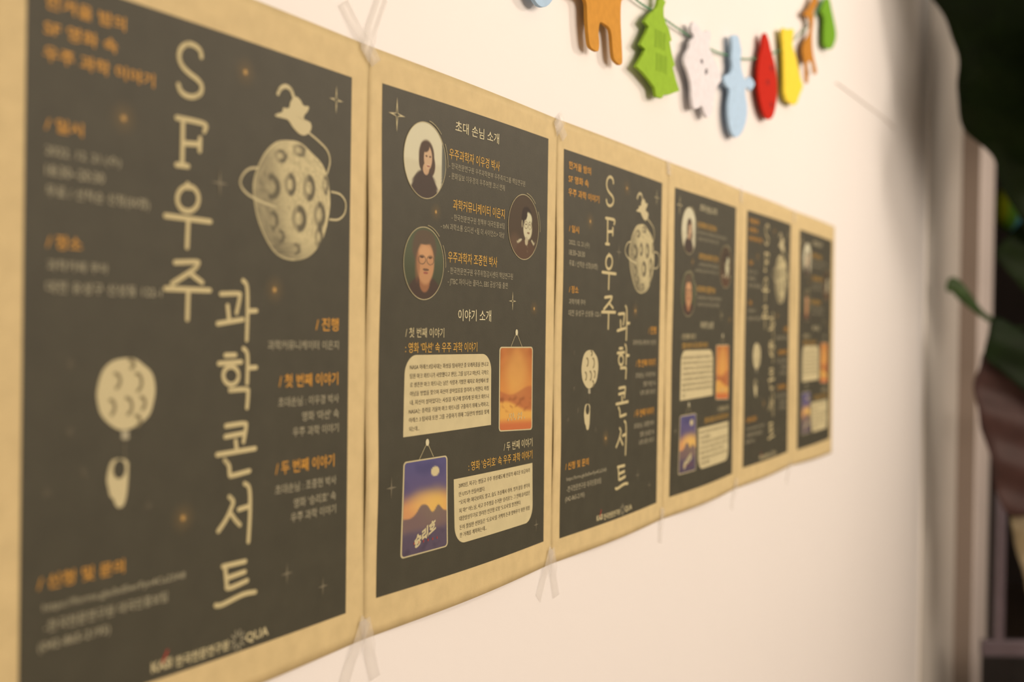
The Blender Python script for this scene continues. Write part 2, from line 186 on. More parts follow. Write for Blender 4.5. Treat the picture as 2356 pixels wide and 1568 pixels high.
# ------------------------------------------------------------------ camera, light, exposure
cd = bpy.data.cameras.new('camera'); cam = bpy.data.objects.new('camera', cd); COL.objects.link(cam)
C_ = DATA['CAM']; r, u, f = Vector(C_['r']), Vector(C_['u']), Vector(C_['fw'])
M = Matrix((r, u, -f)).transposed().to_4x4(); M.translation = Vector(C_['loc']); cam.matrix_world = M
cd.sensor_width = 36; cd.lens = C_['lens']; cd.clip_start = 0.02
cd.dof.use_dof = True; cd.dof.focus_distance = 1.31; cd.dof.aperture_fstop = 2.6
SC.camera = cam
SC.view_settings.view_transform = 'Standard'; SC.view_settings.look = 'None'
SC.view_settings.gamma = 1; SC.view_settings.use_curve_mapping = False
SC.view_settings.exposure = 0.0
w = bpy.data.worlds.new('world'); SC.world = w; w.use_nodes = True
w.node_tree.nodes['Background'].inputs[0].default_value = (1, .80, .62, 1)
w.node_tree.nodes['Background'].inputs[1].default_value = 0.30
WARM = (1.0, .825, .67)
def area(name, loc, target, power, sx, sy, color=WARM):
    l = bpy.data.lights.new(name, 'AREA'); l.shape = 'RECTANGLE'; l.size = sx; l.size_y = sy; l.energy = power; l.color = color
    o = bpy.data.objects.new(name, l); COL.objects.link(o); o.location = loc
    o.rotation_euler = (Vector(target) - Vector(loc)).to_track_quat('-Z', 'Y').to_euler(); return o
area('ceiling_lamp', (2.9, -1.7, 3.2), (1.2, -0.1, 1.9), 21, .35, .35)
area('wall_fill_light', (0.9, -4.0, 2.9), (0.9, -0.2, 1.6), 131, 3.2, 1.2)  # added fill light, evens the wall brightness from top to bottom
area('pillar_fill_light', (5.0, -2.4, 2.9), (4.9, -.1, 1.6), 27, 1.8, 1.8)  # added fill light for the glossy panel and the pillar
SC.cycles.max_bounces = 8; SC.cycles.transparent_max_bounces = 24
# ------------------------------------------------------------------ helpers
def lin(c): return c/12.92 if c <= .04045 else ((c+.055)/1.055)**2.4
WALLSEEN = [lin(v/255) for v in (250, 230, 210)]
def alb(R, G, B): return tuple(min(.95, lin(v/255)/w_*.84) for v, w_ in zip((R, G, B), WALLSEEN))
def mat(name, col, rough=.6, nscale=0, namt=0, bump=0, spec=.3, metallic=0, col2=None, bscale=None):
    m = bpy.data.materials.new(name); m.use_nodes = True; nt = m.node_tree; b = nt.nodes['Principled BSDF']
    b.inputs['Base Color'].default_value = (*col, 1); b.inputs['Roughness'].default_value = rough
    b.inputs['Specular IOR Level'].default_value = spec; b.inputs['Metallic'].default_value = metallic
    if nscale:
        tc = nt.nodes.new('ShaderNodeTexCoord'); n = nt.nodes.new('ShaderNodeTexNoise'); n.inputs['Scale'].default_value = nscale; n.inputs['Detail'].default_value = 6
        nt.links.new(tc.outputs['Object'], n.inputs['Vector'])
        cr = nt.nodes.new('ShaderNodeValToRGB'); c2 = col2 or tuple(c*(1-namt) for c in col)
        cr.color_ramp.elements[0].color = (*c2, 1); cr.color_ramp.elements[1].color = (*[min(1, c*(1+namt*.5)) for c in col], 1)
        cr.color_ramp.elements[0].position = .3; cr.color_ramp.elements[1].position = .7
        nt.links.new(n.outputs['Fac'], cr.inputs['Fac']); nt.links.new(cr.outputs['Color'], b.inputs['Base Color'])
        if bump:
            n2 = nt.nodes.new('ShaderNodeTexNoise'); n2.inputs['Scale'].default_value = bscale or nscale*4; n2.inputs['Detail'].default_value = 4
            nt.links.new(tc.outputs['Object'], n2.inputs['Vector'])
            bp = nt.nodes.new('ShaderNodeBump'); bp.inputs['Strength'].default_value = bump; bp.inputs['Distance'].default_value = .0005
            nt.links.new(n2.outputs['Fac'], bp.inputs['Height']); nt.links.new(bp.outputs['Normal'], b.inputs['Normal'])
    return m
def obj(name, verts, faces, m, parent=None, smooth=False, loc=(0, 0, 0)):
    me = bpy.data.meshes.new(name); L = Vector(loc)
    me.from_pydata([tuple(Vector(v)-L) for v in verts], [], faces); me.update()
    if smooth: me.polygons.foreach_set('use_smooth', [True]*len(me.polygons))
    o = bpy.data.objects.new(name, me); COL.objects.link(o)
    for mm in (m if isinstance(m, (list, tuple)) else [m]): me.materials.append(mm)
    if parent: o.parent = parent
    else: o.location = L
    return o
def tag(o, label=None, cat=None, group=None, kind=None):
    for k, v in (('label', label), ('category', cat), ('group', group), ('kind', kind)):
        if v: o[k] = v
    return o
def empty(name, loc): 
    o = bpy.data.objects.new(name, None); COL.objects.link(o); o.location = loc; return o
def box(x0, x1, y0, y1, z0, z1):
    v = [(x, y, z) for x in (x0, x1) for y in (y0, y1) for z in (z0, z1)]
    return v, [(0, 1, 3, 2), (4, 6, 7, 5), (0, 4, 5, 1), (2, 3, 7, 6), (0, 2, 6, 4), (1, 5, 7, 3)]
def bev(o, w_=.002, seg=2):
    b = o.modifiers.new('bevel', 'BEVEL'); b.width = w_; b.segments = seg; b.limit_method = 'ANGLE'; return o
def tube(pts, rad, n=8, name='t', m=None, parent=None, loc=(0, 0, 0)):
    V, F = [], []; P = [Vector(p) for p in pts]; up = Vector((0.13, 1, .21)).normalized()
    for i, p in enumerate(P):
        t = (P[min(i+1, len(P)-1)]-P[max(i-1, 0)]).normalized(); a = t.cross(up).normalized(); b = t.cross(a)
        rr = rad[i] if isinstance(rad, (list, tuple)) else rad
        for k in range(n): V.append(p+(a*math.cos(2*PI*k/n)+b*math.sin(2*PI*k/n))*rr)
        if i: F += [((i-1)*n+k, (i-1)*n+(k+1) % n, i*n+(k+1) % n, i*n+k) for k in range(n)]
    F += [tuple(range(n))[::-1], tuple(range((len(P)-1)*n, len(P)*n))]
    return obj(name, V, F, m, parent, True, loc)
def catmull(P, k=5):
    if len(P) < 3: return list(P)
    Q = [P[0]]+list(P)+[P[-1]]; out = []
    for i in range(1, len(Q)-2):
        for j in range(k):
            t = j/k; out.append(tuple(.5*((2*b)+(c-a)*t+(2*a-5*b+4*c-d)*t*t+(-a+3*b-3*c+d)*t**3) for a, b, c, d in zip(Q[i-1], Q[i], Q[i+1], Q[i+2])))
    out.append(tuple(P[-1])); return out
def chaikin(P, n=1):
    for _ in range(n):
        Q = []
        for i in range(len(P)):
            a, b = P[i], P[(i+1) % len(P)]
            Q += [tuple(.75*p+.25*q for p, q in zip(a, b)), tuple(.25*p+.75*q for p, q in zip(a, b))]
        P = Q
    return P
def sm(a, b, x):
    t = max(0, min(1, (x-a)/(b-a))); return t*t*(3-2*t)
# ------------------------------------------------------------------ materials
M_wall = mat('wall_paint', (.82, .82, .82), .5, 1.3, .015, .15, spec=.3, bscale=120)
M_panel = mat('glossy_panel', (.84, .82, .77), .22, 1, .02, spec=.5)
M_taupe = mat('taupe_pillar', (.33, .27, .23), .55, 2, .05)
M_pink = mat('pillar_front', (.88, .80, .76), .5, 2, .05)
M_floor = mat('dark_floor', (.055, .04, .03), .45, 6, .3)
M_dark = mat('unlit_far_wall', (.028, .02, .017), .7, 3, .3)  # near-black base colour stands in for the unlit room beyond the pillar
M_oak = mat('light_oak_floor', (.42, .33, .24), .45, 6, .2)
M_ceil = mat('ceiling_paint', (.75, .75, .73), .8)
M_room = mat('room_wall', (.62, .56, .50), .8)
M_paper = mat('kraft_paper', (.60, .495, .265), .62, 55, .075, .35, spec=.22, bscale=700)
M_ink = mat('charcoal_ink', alb(72, 65, 48), .55, 38, .10, .3, spec=.28, bscale=700)
M_cream = mat('cream_print', alb(222, 200, 150), .6, spec=.25)
M_cream2 = mat('soft_cream_print', alb(203, 180, 130), .6, spec=.25)
M_title = mat('title_print', alb(203, 178, 124), .6, spec=.25)
M_dim = mat('dim_cream_print', alb(172, 155, 120), .6, spec=.25)
M_or = mat('orange_print', alb(226, 168, 72), .55, spec=.25)
M_or2 = mat('deep_orange_print', alb(214, 148, 58), .55, spec=.25)
M_box = mat('tan_print', alb(207, 183, 132), .6, 60, .06, spec=.22)
M_txt = mat('dark_text_print', alb(92, 78, 58), .6, spec=.2)
M_red = mat('red_print', alb(170, 60, 45), .6)
def vmat(name):
    m = bpy.data.materials.new(name); m.use_nodes = True; nt = m.node_tree; b = nt.nodes['Principled BSDF']
    b.inputs['Roughness'].default_value = .55; b.inputs['Specular IOR Level'].default_value = .25
    a = nt.nodes.new('ShaderNodeVertexColor'); a.layer_name = 'Col'
    n = nt.nodes.new('ShaderNodeTexNoise'); n.inputs['Scale'].default_value = 500
    mx = nt.nodes.new('ShaderNodeMix'); mx.data_type = 'RGBA'; mx.blend_type = 'OVERLAY'; mx.inputs['Factor'].default_value = .12
    nt.links.new(a.outputs['Color'], mx.inputs['A']); nt.links.new(n.outputs['Color'], mx.inputs['B'])
    nt.links.new(mx.outputs['Result'], b.inputs['Base Color']); nt.links.new(a.outputs['Alpha'], b.inputs['Alpha']); return m
M_img = vmat('printed_picture')
# ------------------------------------------------------------------ room shell
K = DATA['COL']
def struct(name, vf, m): return tag(obj(name, *vf, m), kind='structure')
struct('wall_back', box(-2.6, K['x2'], 0, .12, 0, 3.6), M_wall)
bev(struct('trim_1', box(K['x2'], K['x3'], -.006, .12, 0, 3.6), M_panel), .003)
pv, pf = box(K['x3'], K['x4'], -K['a'], .12, 0, 3.6)
pl = struct('trim_2', (pv, pf), [M_taupe, M_pink])
for p in pl.data.polygons:
    if p.normal.y < -.9: p.material_index = 1
bev(pl, .006, 3)
struct('floor', box(-2.6, 4.4, -5.6, 0, -.1, 0), M_oak)
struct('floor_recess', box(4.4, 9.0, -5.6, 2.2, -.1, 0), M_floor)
struct('ceiling', box(-2.6, 9.0, -5.6, 2.2, 3.6, 3.7), M_ceil)
struct('wall_left', box(-2.7, -2.6, -5.6, .12, 0, 3.6), M_room)
struct('wall_front', box(-2.6, 9.0, -5.7, -5.6, 0, 3.6), M_room)
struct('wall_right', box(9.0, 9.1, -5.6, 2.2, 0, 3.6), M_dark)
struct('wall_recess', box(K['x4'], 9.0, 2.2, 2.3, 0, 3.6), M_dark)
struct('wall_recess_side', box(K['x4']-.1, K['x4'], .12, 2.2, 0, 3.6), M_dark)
# ------------------------------------------------------------------ text and print tools
_tc = {}
def text_batch(bodies, off):
    # all lines of one weight set as one text, then told apart by their height
    bodies = sorted(set(bodies)); c = bpy.data.curves.new('t', 'FONT'); c.body = "\n".join(bodies); c.size = 1; c.space_line = 3; c.resolution_u = 2; c.offset = off
    o = bpy.data.objects.new('t', c); COL.objects.link(o); bpy.context.view_layer.update()
    me = bpy.data.meshes.new_from_object(o.evaluated_get(bpy.context.evaluated_depsgraph_get()))
    rows = [([], [], {}) for _ in bodies]
    for p in me.polygons:
        k = int(round((.35-me.vertices[p.vertices[0]].co.y)/3)); V, F, ix = rows[max(0, min(len(bodies)-1, k))]; f_ = []
        for q in p.vertices:
            if q not in ix: ix[q] = len(V); v = me.vertices[q].co; V.append((v.x, v.y+3*k))
            f_.append(ix[q])
        F.append(tuple(f_))
    bpy.data.objects.remove(o); bpy.data.curves.remove(c); bpy.data.meshes.remove(me)
    for body, (vs, fs, _) in zip(bodies, rows):
        x0 = min(v[0] for v in vs); x1 = max(v[0] for v in vs); y0 = min(v[1] for v in vs); y1 = max(v[1] for v in vs)
        if any(ord(ch) >= 0x1100 for ch in body): y0, y1 = -.08, .83
        _tc[(body, off)] = ([((a-x0)/(x1-x0), (b-y0)/(y1-y0)) for a, b in vs], fs)
def text_mesh(body, off): return _tc[(body, off)]
_want = {}
for _k, _o in (('A_ORANGE', .010), ('A_SMALL', .004), ('B_TITLE', .002), ('B_CREAM', .004), ('B_ORANGE', -.002), ('B_SMALL', -.004)):
    for _L in DATA[_k]: _want.setdefault(_o, []).extend(l[0] for l in _L)
for _k, _o in (('A_LOGO', .02), ('A_LOGO2', .03), ('B_PAR1', -.002), ('B_PAR2', -.002)): _want.setdefault(_o, []).extend(l[0] for l in DATA[_k])
_want.setdefault(-.006, []).append(DATA['B_PT'][0][0]); _want.setdefault(.05, []).append(DATA['B_PT'][1][0]); _want.setdefault(0, []).append('I I I I I I')
for _o, _L in _want.items(): text_batch(_L, _o)
class Poster:
    def __init__(s, i, kind):
        s.i = i; s.P = DATA['PANELS'][i]; (s.tl, s.bl), (s.tr, s.br) = DATA['SEAMS'][i], DATA['SEAMS'][i+1]
        s.amp = (.005, .0065, .006, .0075, .004, .0035)[i]; s.lift = (0, .0030, .0022, .002, .0015, .0015)[i]
        s.loc = ((s.bl[0]+s.br[0])/2, 0, (s.bl[1]+s.br[1])/2); s.root = empty('poster', s.loc)
    def sheet(s, a, b):
        t = b; L = [s.bl[k]*(1-t)+s.tl[k]*t for k in (0, 1)]; R = [s.br[k]*(1-t)+s.tr[k]*t for k in (0, 1)]
        return (L[0]*(1-a)+R[0]*a, L[1]*(1-a)+R[1]*a)
    def panel(s, a, b):
        TL, TR, BL, BR = s.P
        return tuple((BL[k]*(1-a)+BR[k]*a)*(1-b)+(TL[k]*(1-a)+TR[k]*a)*b for k in (0, 1))
    def y(s, X, Z, e):
        a = (X-s.bl[0])/(s.br[0]-s.bl[0]); b = (Z-s.bl[1])/(s.tl[1]-s.bl[1]); a_ = max(0, min(1, a))
        d = .0012 + s.amp*(math.sin(PI*a_)**1.2)*math.exp(-max(b, 0)*3.4) + .0022*math.sin(PI*a_)*math.exp(-(1-min(b, 1))*5)
        d += .0012*math.sin(PI*a_)*(1+math.sin(b*7+s.i*1.7))*.5
        d += s.lift*math.exp(-a_/.12)*(math.exp(-((b-.68)/.13)**2)+.8*math.exp(-((b-.27)/.10)**2))
        return -d-e
    def w(s, a, b, e): X, Z = s.panel(a, b); return (X, s.y(X, Z, e), Z)
    def add(s, name, V, F, m, parent=None, label=None, smooth=False):
        o = obj(name, V, F, m, parent or s.root, smooth, s.loc)
        if label: o['label'] = label
        return o
    def text(s, name, lines, m, off=.0, e=.0006, label=None, parent=None, dv=0):
        V, F = [], []
        for (body, u0, u1, v, h) in lines:
            vs, fs = text_mesh(body, off); k = len(V)
            V += [s.w(u0+(u1-u0)*a, v+h*b+dv*(a-.5), e) for a, b in vs]; F += [tuple(q+k for q in ff) for ff in fs]
        return s.add(name, V, F, m, parent, label)
    def strokes(s, name, L, wid, m, e=.0006, label=None, asp=.365/.526, taper=False, parent=None):
        # L : polylines in fractions ; wid in metres
        V, F = [], []; Wm, Hm = .365, .5255; n = 0
        for pl_ in L:
            P = [(a*Wm, b*Hm) for a, b in catmull(pl_, 5)]
            for i, p in enumerate(P):
                n += 1; ee = e+.000002*(n % 7)
                rr = wid/2
                k = len(V); V.append(s.w(p[0]/Wm, p[1]/Hm, ee)); N = 10
                for q in range(N): V.append(s.w((p[0]+rr*math.cos(2*PI*q/N))/Wm, (p[1]+rr*math.sin(2*PI*q/N))/Hm, ee))
                F += [(k, k+1+q, k+1+(q+1) % N) for q in range(N)]
                if i:
                    o_ = P[i-1]; d = (p[0]-o_[0], p[1]-o_[1]); l = math.hypot(*d) or 1; nx, ny = -d[1]/l*rr, d[0]/l*rr; k = len(V)
                    V += [s.w((x)/Wm, (y_)/Hm, ee) for x, y_ in ((o_[0]+nx, o_[1]+ny), (o_[0]-nx, o_[1]-ny), (p[0]-nx, p[1]-ny), (p[0]+nx, p[1]+ny))]; F.append((k, k+1, k+2, k+3))
        return s.add(name, V, F, m, parent, label)
    def poly(s, name, P, m, e, label=None, parent=None, smo=2):
        P = chaikin(P, smo); c = (sum(p[0] for p in P)/len(P), sum(p[1] for p in P)/len(P)); V = [s.w(*c, e)]; R = 4
        for q in range(1, R+1): V += [s.w(c[0]+(a-c[0])*q/R, c[1]+(b-c[1])*q/R, e) for a, b in P]
        n = len(P); F = [(0, 1+k, 1+(k+1) % n) for k in range(n)]
        for q in range(R-1): F += [(1+q*n+k, 1+(q+1)*n+k, 1+(q+1)*n+(k+1) % n, 1+q*n+(k+1) % n) for k in range(n)]
        return s.add(name, V, F, m, parent, label)
    def quad(s, name, C4, m, e, rad=(0, 0, 0, 0), nu=12, nv=40, label=None, parent=None, paint=None):
        # C4: TL TR BR BL in fractions ; rad: corner radii (fractions of width) ; rows of varying width
        TL, TR, BR, BL = C4; V, F, Cc = [], [], []; Wq = (TR[0]-TL[0])*.365; Hq = abs(TL[1]-BL[1])*.526
        ts = sorted(set([j/nv for j in range(nv+1)]+[x for q in (.002, .008, .02, .04) for x in (q, 1-q)])); n = len(ts)
        for t in ts:
            y_ = t*Hq; yb = Hq-y_
            def inset(rt, rb):
                ins = 0
                if rt and y_ < rt: ins = rt-math.sqrt(max(0, rt*rt-(rt-y_)**2))
                if rb and yb < rb: ins = rb-math.sqrt(max(0, rb*rb-(rb-yb)**2))
                return ins/Wq
            a0, a1 = inset(rad[0], rad[3]), 1-inset(rad[1], rad[2])
            for k in range(nu+1):
                a = a0+(a1-a0)*k/nu
                x = (TL[0]*(1-t)+BL[0]*t)*(1-a)+(TR[0]*(1-t)+BR[0]*t)*a; z = (TL[1]*(1-t)+BL[1]*t)*(1-a)+(TR[1]*(1-t)+BR[1]*t)*a
                V.append(s.w(x, z, e)); Cc.append((a, t))
        F = [(j*(nu+1)+k, j*(nu+1)+k+1, (j+1)*(nu+1)+k+1, (j+1)*(nu+1)+k) for j in range(n-1) for k in range(nu)]
        o = s.add(name, V, F, m, parent, label)
        if paint: colour(o, [paint(a, t) for a, t in Cc])
        return o
    def disc(s, name, c, rx, ry, paint, e, rings=24, seg=48, label=None, parent=None):
        V = [s.w(*c, e)]; Cc = [(0, 0)]
        for q in range(1, rings+1):
            for k in range(seg):
                a, b = q/rings*math.cos(2*PI*k/seg), q/rings*math.sin(2*PI*k/seg); V.append(s.w(c[0]+a*rx, c[1]+b*ry, e)); Cc.append((a, b))
        F = [(0, 1+k, 1+(k+1) % seg) for k in range(seg)]
        for q in range(rings-1): F += [(1+q*seg+k, 1+(q+1)*seg+k, 1+(q+1)*seg+(k+1) % seg, 1+q*seg+(k+1) % seg) for k in range(seg)]
        o = s.add(name, V, F, M_img, parent, label); colour(o, [paint(a, b) for a, b in Cc]); return o
    def arc(s, c, rx, ry, a0, a1, n=14): return [(c[0]+rx*math.cos(a0+(a1-a0)*k/n), c[1]+ry*math.sin(a0+(a1-a0)*k/n)) for k in range(n+1)]
def colour(o, cols):
    at_ = o.data.color_attributes.new('Col', 'FLOAT_COLOR', 'POINT'); flat = []
    for c in cols:
        R_, G_, B_ = alb(*c[:3]); flat += [R_, G_, B_, c[3] if len(c) > 3 else 1.0]
    at_.data.foreach_set('color', flat)
def mixc(a, b, t): return tuple(x*(1-t)+y*t for x, y in zip(a, b))
def ell(x, y, cx, cy, rx, ry, soft=.12):
    return 1-sm(1-soft, 1+soft, math.hypot((x-cx)/rx, (y-cy)/ry))
# printed portraits, plain generic faces in soft colour
def portrait_woman(x, y):
    c = (208, 192, 152); c = mixc(c, (190, 172, 132), sm(.0, -.1, y)*.4)
    c = mixc(c, (96, 92, 76), sm(.78, .84, x)); c = mixc(c, (78, 58, 42), ell(x, y, .06, .14, .36, .40)); c = mixc(c, (78, 58, 42), ell(x, y, .26, -.1, .22, .30)); c = mixc(c, (78, 58, 42), ell(x, y, -.14, -.02, .16, .26))
    c = mixc(c, (70, 55, 44), ell(x, y, -.02, -.95, .66, .70, .05)); c = mixc(c, (192, 150, 108), ell(x, y, .04, -.22, .15, .16)); c = mixc(c, (198, 158, 116), ell(x, y, .13, .08, .20, .31))
    c = mixc(c, (78, 58, 42), ell(x, y, -.02, .36, .2, .14)); 
    for ex in (.05, .23): c = mixc(c, (86, 60, 44), ell(x, y, ex, .12, .05, .025))
    c = mixc(c, (206, 172, 136), ell(x, y, .15, -.10, .07, .02)*.6); c = mixc(c, (150, 90, 70), ell(x, y, .15, -.135, .08, .02)); return c
def portrait_officer(x, y):
    c = (74, 58, 40); c = mixc(c, (98, 72, 50), ell(x, y, -.55, -.8, .45, .55, .3)*.8); c = mixc(c, (88, 62, 42), ell(x, y, .15, -1.0, .75, .62, .08)); c = mixc(c, (50, 38, 28), ell(x, y, .2, .3, .34, .34))
    c = mixc(c, (160, 142, 104), ell(x, y, -.10, .10, .05, .12)*.8); c = mixc(c, (200, 184, 140), ell(x, y, .27, -.04, .29, .34)); c = mixc(c, (204, 190, 146), ell(x, y, .30, .26, .25, .22)); c = mixc(c, (180, 160, 120), ell(x, y, .2, -.42, .1, .14))
    for ex in (.16, .42): c = mixc(c, (110, 88, 64), ell(x, y, ex, .10, .06, .025)); c = mixc(c, (120, 98, 70), max(0, ell(x, y, ex, .08, .12, .12)-ell(x, y, ex, .08, .10, .10)))
    c = mixc(c, (120, 88, 62), ell(x, y, .32, -.16, .09, .03))
    for ex, q in ((-.26, 1), (.66, -1)): c = mixc(c, (190, 172, 130), ell(x, y+q*(x-ex)*-.35, ex, -.44, .16, .045, .1))
    c = mixc(c, (52, 40, 30), ell(x, y, .06, .42, .17, .2)); c = mixc(c, (120, 98, 70), ell(x, y, .27, -.66, .02, .14)*.5)
    return c
def portrait_man(x, y):
    c = mixc((82, 84, 58), (70, 70, 46), sm(.5, -.6, y)); c = mixc(c, (92, 74, 54), ell(x, y, .02, .42, .60, .50)); c = mixc(c, (72, 54, 42), ell(x, y, .05, -1.05, .95, .72, .05)); c = mixc(c, (150, 98, 62), ell(x, y, .05, -.5, .26, .3))
    c = mixc(c, (186, 132, 86), ell(x, y, .08, .02, .44, .60)); c = mixc(c, (204, 150, 100), ell(x, y, .05, .30, .3, .2, .4)*.7); c = mixc(c, (92, 74, 54), ell(x, y, .02, .72, .5, .2)); c = mixc(c, (140, 92, 60), ell(x, y, -.32, -.1, .12, .4, .4)*.6)
    for ex in (-.1, .32): c = mixc(c, (84, 58, 42), ell(x, y, ex, .17, .10, .03)); c = mixc(c, (90, 70, 52), max(0, ell(x, y, ex, .10, .19, .13)-ell(x, y, ex, .10, .165, .11)))
    c = mixc(c, (110, 78, 56), ell(x, y, .1, -.17, .16, .035)); c = mixc(c, (150, 84, 66), ell(x, y, .1, -.26, .12, .03)); return c
def nz(x, y, k=1, z=0): return noise.noise(Vector((x*k, y*k, z)))
def pic_desert(a, t):           # plain stand-in: warm sky over bare dunes
    c = mixc((158, 84, 40), (214, 140, 62), sm(0, .55, t)); c = mixc(c, (196, 118, 58), .5+.5*nz(a*3, t*6, 1.4)); c = mixc(c, (222, 168, 84), ell(a, t, .5, .3, .34, .32, .6)*.55)
    c = mixc(c, (168, 92, 54), sm(.5, .54, t-.05*math.sin(a*5))*.6); c = mixc(c, (220, 158, 72), sm(.68, .74, t+.06*math.sin(a*4+1))); c = mixc(c, (134, 74, 38), max(0, nz(a*6, t*14, 1.2, 3))*sm(.55, .62, t)*(1-sm(.74, .8, t)))
    return mixc(c, (196, 106, 56), sm(.84, .95, t))
def pic_space(a, t):            # plain stand-in: violet sky, orange glow, rocks
    c = mixc((88, 80, 112), (104, 84, 104), t*2 if t < .5 else 1); c = mixc(c, (206, 142, 88), sm(.30, .5, t)*(1-sm(.7, .82, t))); c = mixc(c, (226, 178, 84), ell(a, t, .72, .52, .3, .17, .7)*.8); c = mixc(c, (226, 172, 92), ell(a, t, .4, .45, .25, .12, .7)*.6)
    c = mixc(c, (86, 64, 82), sm(.74, .86, t+.05*nz(a*5, t*5))); c = mixc(c, (72, 66, 96), max(0, nz(a*3, t*6, 1, 2))*sm(.4, .1, t))
    ridge = .60-.13*math.exp(-((a-.45)/.16)**2)-.07*math.exp(-((a-.8)/.1)**2)+.03*nz(a*7, 2.5)
    c = mixc(c, (92, 78, 84), sm(ridge-.012, ridge+.012, t)*.75); c = mixc(c, (206, 182, 130), ell(a, t, .72, .14, .10, .055, .12))
    return mixc(c, (62, 50, 60), max(0, nz(a*7, t*12))*sm(.75, .85, t)*.8)
def star_lines(c, R_, asp=.365/.5255):
    out = []
    for k in range(4):
        a = k*PI/2; ln = R_*(1.0 if k % 2 == 0 else 1.35)
        out.append((c, (c[0]+ln*math.cos(a), c[1]+ln*math.sin(a)*asp)))
    return out
def add_star(s, name, c, R_, bright):
    # four-pointed star outline, printed
    V, F = [], []; asp = .365/.5255; n = 0
    pts = []
    for k in range(8):
        a = k*PI/4; rr = (R_*(1.0 if k % 4 == 0 else 1.25)) if k % 2 == 0 else R_*.17
        pts.append((c[0]+rr*math.cos(a), c[1]+rr*math.sin(a)*asp))
    inner = [(c[0]+(p[0]-c[0])*.45 if k % 2 == 0 else c[0]+(p[0]-c[0])*.7, c[1]+(p[1]-c[1])*(.45 if k % 2 == 0 else .7)) for k, p in enumerate(pts)]
    V = [s.w(*p, .0006) for p in pts]+[s.w(*p, .0006) for p in inner]
    F = [(k, (k+1) % 8, 8+(k+1) % 8, 8+k) for k in range(8)]
    if bright < .6: V.append(s.w(*c, .0006)); F += [(16, 8+k, 8+(k+1) % 8) for k in range(8)]
    m_ = M_cream2 if bright > .6 else M_faint
    s.add(name, V, F, m_)
M_faint = mat('faint_star_print', alb(122, 108, 82), .6, spec=.25)
def glow(R_=1):
    def f_(x, y):
        d = math.hypot(x, y); ray = max(0, .08-abs(x)*.5*abs(y)*14)*2
        a = max(0, 1-sm(.06, .24, d))*.75+.10*(1-sm(.1, 1, d)); return (196, 150, 84, min(1, a))
    return f_
def sheet_and_panel(s):
    nu, nv = 44, 60; V = []
    ext = .004 if s.i < 5 else 0
    for j in range(nv+1):
        for k in range(nu+1):
            a, b = k/nu*(1+ext), j/nv; X, Z = s.sheet(a, b); V.append((X, s.y(X, Z, 0), Z))
    F = [(j*(nu+1)+k, j*(nu+1)+k+1, (j+1)*(nu+1)+k+1, (j+1)*(nu+1)+k) for j in range(nv) for k in range(nu)]
    o = s.add('paper_sheet', V, F, M_paper, smooth=True)
    sd = o.modifiers.new('thick', 'SOLIDIFY'); sd.thickness = .00025; sd.offset = -1
    V = [s.w(k/nu, j/nv, .0002) for j in range(nv+1) for k in range(nu+1)]
    s.add('dark_panel', V, F, M_ink, smooth=True)
def inside(P, x, y):
    c = False; j = len(P)-1
    for i in range(len(P)):
        if (P[i][1] > y) != (P[j][1] > y) and x < (P[j][0]-P[i][0])*(y-P[i][1])/(P[j][1]-P[i][1])+P[i][0]: c = not c
        j = i
    return c
